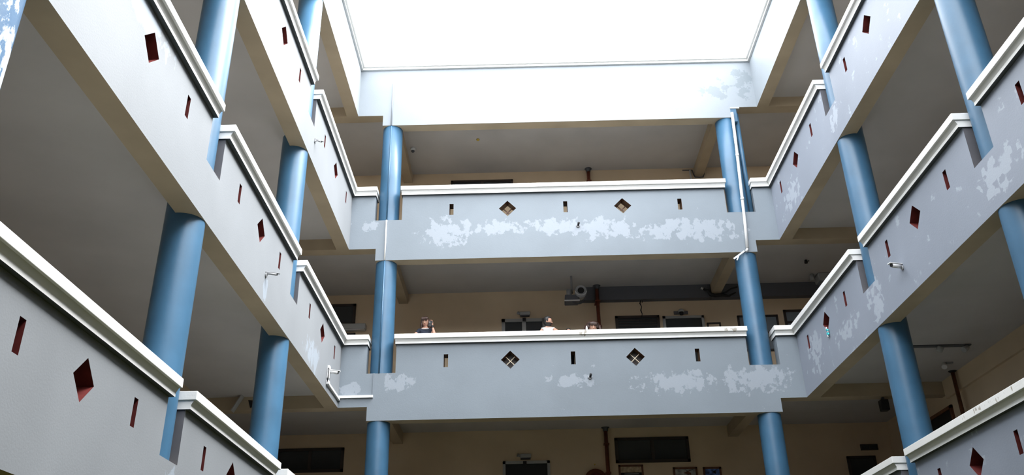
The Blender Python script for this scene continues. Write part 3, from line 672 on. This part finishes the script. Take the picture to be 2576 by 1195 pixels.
    tv = [(0, .01*s, .93*s, .15*s)]; te = []
    for sx in (-1, 1):
        h = len(tv); tv += [(sx*.095*s, .01*s, .85*s, .105*s), (sx*.10*s, -.01*s, .5*s, .075*s), (sx*.105*s, .03*s, .12*s, .06*s)]; te += [(0, h), (h, h+1), (h+1, h+2)]
    garment('trousers', tv, te, 'cloth_navy')
    # hair
    hb = MB()
    def cap(p):
        q = p.copy()
        if q.y < -.3 and q.z < .36: q = V((q.x*.9, -.3+(q.y+.3)*.1, q.z))
        lim = -.30 if q.y < .1 else -.85
        if q.z < lim: q.z = lim
        return q
    put((0, .012, .022+.01*(hair_w-1)), (.085*hair_w, .103*(1+.4*(hair_w-1)), .112*(1+.12*(hair_w-1))), 30, 20, cap, hb)
    if long_hair:
        nl = 13 if hair_w < 1.3 else 19
        for i in range(nl):
            a = math.radians(-22 + 224*i/(nl-1.0)); x0 = .082*math.cos(a)*hair_w; y0 = .012+.095*math.sin(a)
            pts = [(x0, y0, .05), (x0*1.12, y0*1.08, -.06), (x0*1.12, y0*1.05, -.16), (x0*.98, y0*.9-.02, -.25)]
            t = MB(); t.tube(pts, [.022, .027, .024, .010], 8); hb.add([hc + RM @ (V(q)*hs) for q in t.v], t.f, 0, True)
        for i in range(9):
            x0 = -.06+.12*i/8
            t = MB(); t.tube([(x0*.7, -.06, .108), (x0, -.095, .075), (x0*1.05, -.104, .034)], [.02, .02, .007], 7); hb.add([hc + RM @ (V(q)*hs) for q in t.v], t.f, 0, True)
    hb.build('hair', hair, e)
    if beard:
        bb = MB()
        def bfn(p):
            q = face(p)
            return V((q.x, q.y, min(q.z, -.30)))
        put((0, -.006, -.006), (.078, .099, .122), 28, 20, bfn, bb); bb.build('beard', hair, e)
    # facial features
    for sx in (-1, 1):
        t = MB(); put((sx*.028, -.082, .004), (.013, .009, .007), 10, 8, None, t); ob = t.build('eye', 'eye_white', e)
        t = MB(); put((sx*.028, -.0895, .004), (.006, .004, .006), 8, 6, None, t); t.build('iris', 'black', ob)
        t = MB(); put((sx*.03, -.089, .026), (.019, .006, .004), 10, 6, None, t); t.build('eyebrow', hair, e)
    t = MB(); put((0, -.093, -.066), (.022, .008, .0075), 12, 8, None, t); t.build('lips', 'lips', e)
    if collar:
        t = MB(); c = ln((0, -.005, 1.43)); n = 20; 
        t.tube([(c.x*s+.085*s*math.cos(a), c.y*s-.03*s+.075*s*math.sin(a), c.z*s-.02*s-.035*s*(-math.sin(a))) for a in [2*math.pi*i/n for i in range(n+1)]], .016*s, 8); t.build('collar', collar, e)
    for c_ in e.children_recursive: c_.matrix_parent_inverse = Matrix.Identity(4)
    return e
up_ = (0, 0, 1)
# woman looking down, one hand raised with a phone
wp = Vector((-2.2, 19.58, f2))
person(wp, 1.525, 'woman with long brown hair and dark top raising a phone by her face', 'skin_pale', 'hair_brown', 'cloth_navy',
       ((.235, -.20, 1.06), (.175, -.17, 1.28), (-.1, 0, 1), (-.6, -.8, 0)), ((-.27, -.10, 1.05), (-.12, -.33, .93), (1, -.3, 0), (0, 0, -1)), yaw=-.15, tilt=.18, lean=.02, long_hair=True, collar='cloth_white', head=1.13)
e = empty('phone', wp+Vector((.13, -.20, 1.31)), 'black phone held up in the hand of the woman with long hair', 'phone')
mb = MB(); mb.box((-.038, -.006, -.07), (.038, .006, .07), 0, Matrix.Translation(wp+Vector((.135, -.205, 1.325))) @ Matrix.Rotation(.35, 4, 'Y')); mb.build('case', 'black', e, .004)
mb = MB(); mb.tube([wp+Vector((.12, -.213, 1.36)), wp+Vector((.12, -.209, 1.36))], .009, 10); mb.build('lens', 'eye_white', e)
e = empty('wristband', wp+Vector((.178, -.17, 1.26)), 'wide black wristband on the raised wrist of the long-haired woman', 'wristband')
mb = MB(); mb.tube([wp+Vector((.190, -.176, 1.225)), wp+Vector((.172, -.168, 1.285))], .034, 14); mb.build('band', 'black', e)
# bearded man in profile
person(Vector((.70, 19.50, f2)), 1.43, 'bearded man with black hair in profile, hand on the coping', 'skin_pale', 'hair_black', 'cloth_white',
       ((.30, -.20, .96), (.25, -.42, .925), (.2, -1, -.1), (0, 0, -1)), ((-.24, -.05, .95), (-.20, -.16, .76), (0, -.4, -1), (1, 0, 0)), yaw=1.35, tilt=.05, lean=.05, beard=True, hair_w=1.05, sleeves=False, head=1.14)
# child, only the crown shows
person(Vector((1.17, 19.46, f2)), 1.125, 'small child whose black hair just shows over the parapet', 'skin', 'hair_black', 'cloth_grey',
       ((.20, .0, .72), (.2, -.1, .55), (0, -.3, -1), (-1, 0, 0)), ((-.20, .0, .72), (-.2, -.1, .55), (0, -.3, -1), (1, 0, 0)), yaw=.2)
# person with full brown hair
person(Vector((1.76, 19.58, f2)), 1.285, 'person with full brown hair showing forehead over the parapet', 'skin_pale', 'hair_brown', 'cloth_grey',
       ((.25, -.05, .9), (.22, -.15, .72), (0, -.3, -1), (-1, 0, 0)), ((-.25, -.05, .9), (-.22, -.15, .72), (0, -.3, -1), (1, 0, 0)), yaw=.1, tilt=.15, long_hair=True, hair_w=1.8, head=1.27)
e = empty('bottle', (1.57, 19.02, f2+.883), 'small white bottle standing on the coping by the brown-haired person', 'bottle')
mb = MB(); mb.tube([(1.57, 19.02, f2+.884), (1.57, 19.02, f2+1.0), (1.57, 19.02, f2+1.02)], [.024, .024, .012], 12); mb.build('flask', 'white_plastic', e)
mb = MB(); mb.tube([(1.57, 19.02, f2+1.02), (1.57, 19.02, f2+1.04)], .014, 10); mb.build('cap', 'coping_white', e)
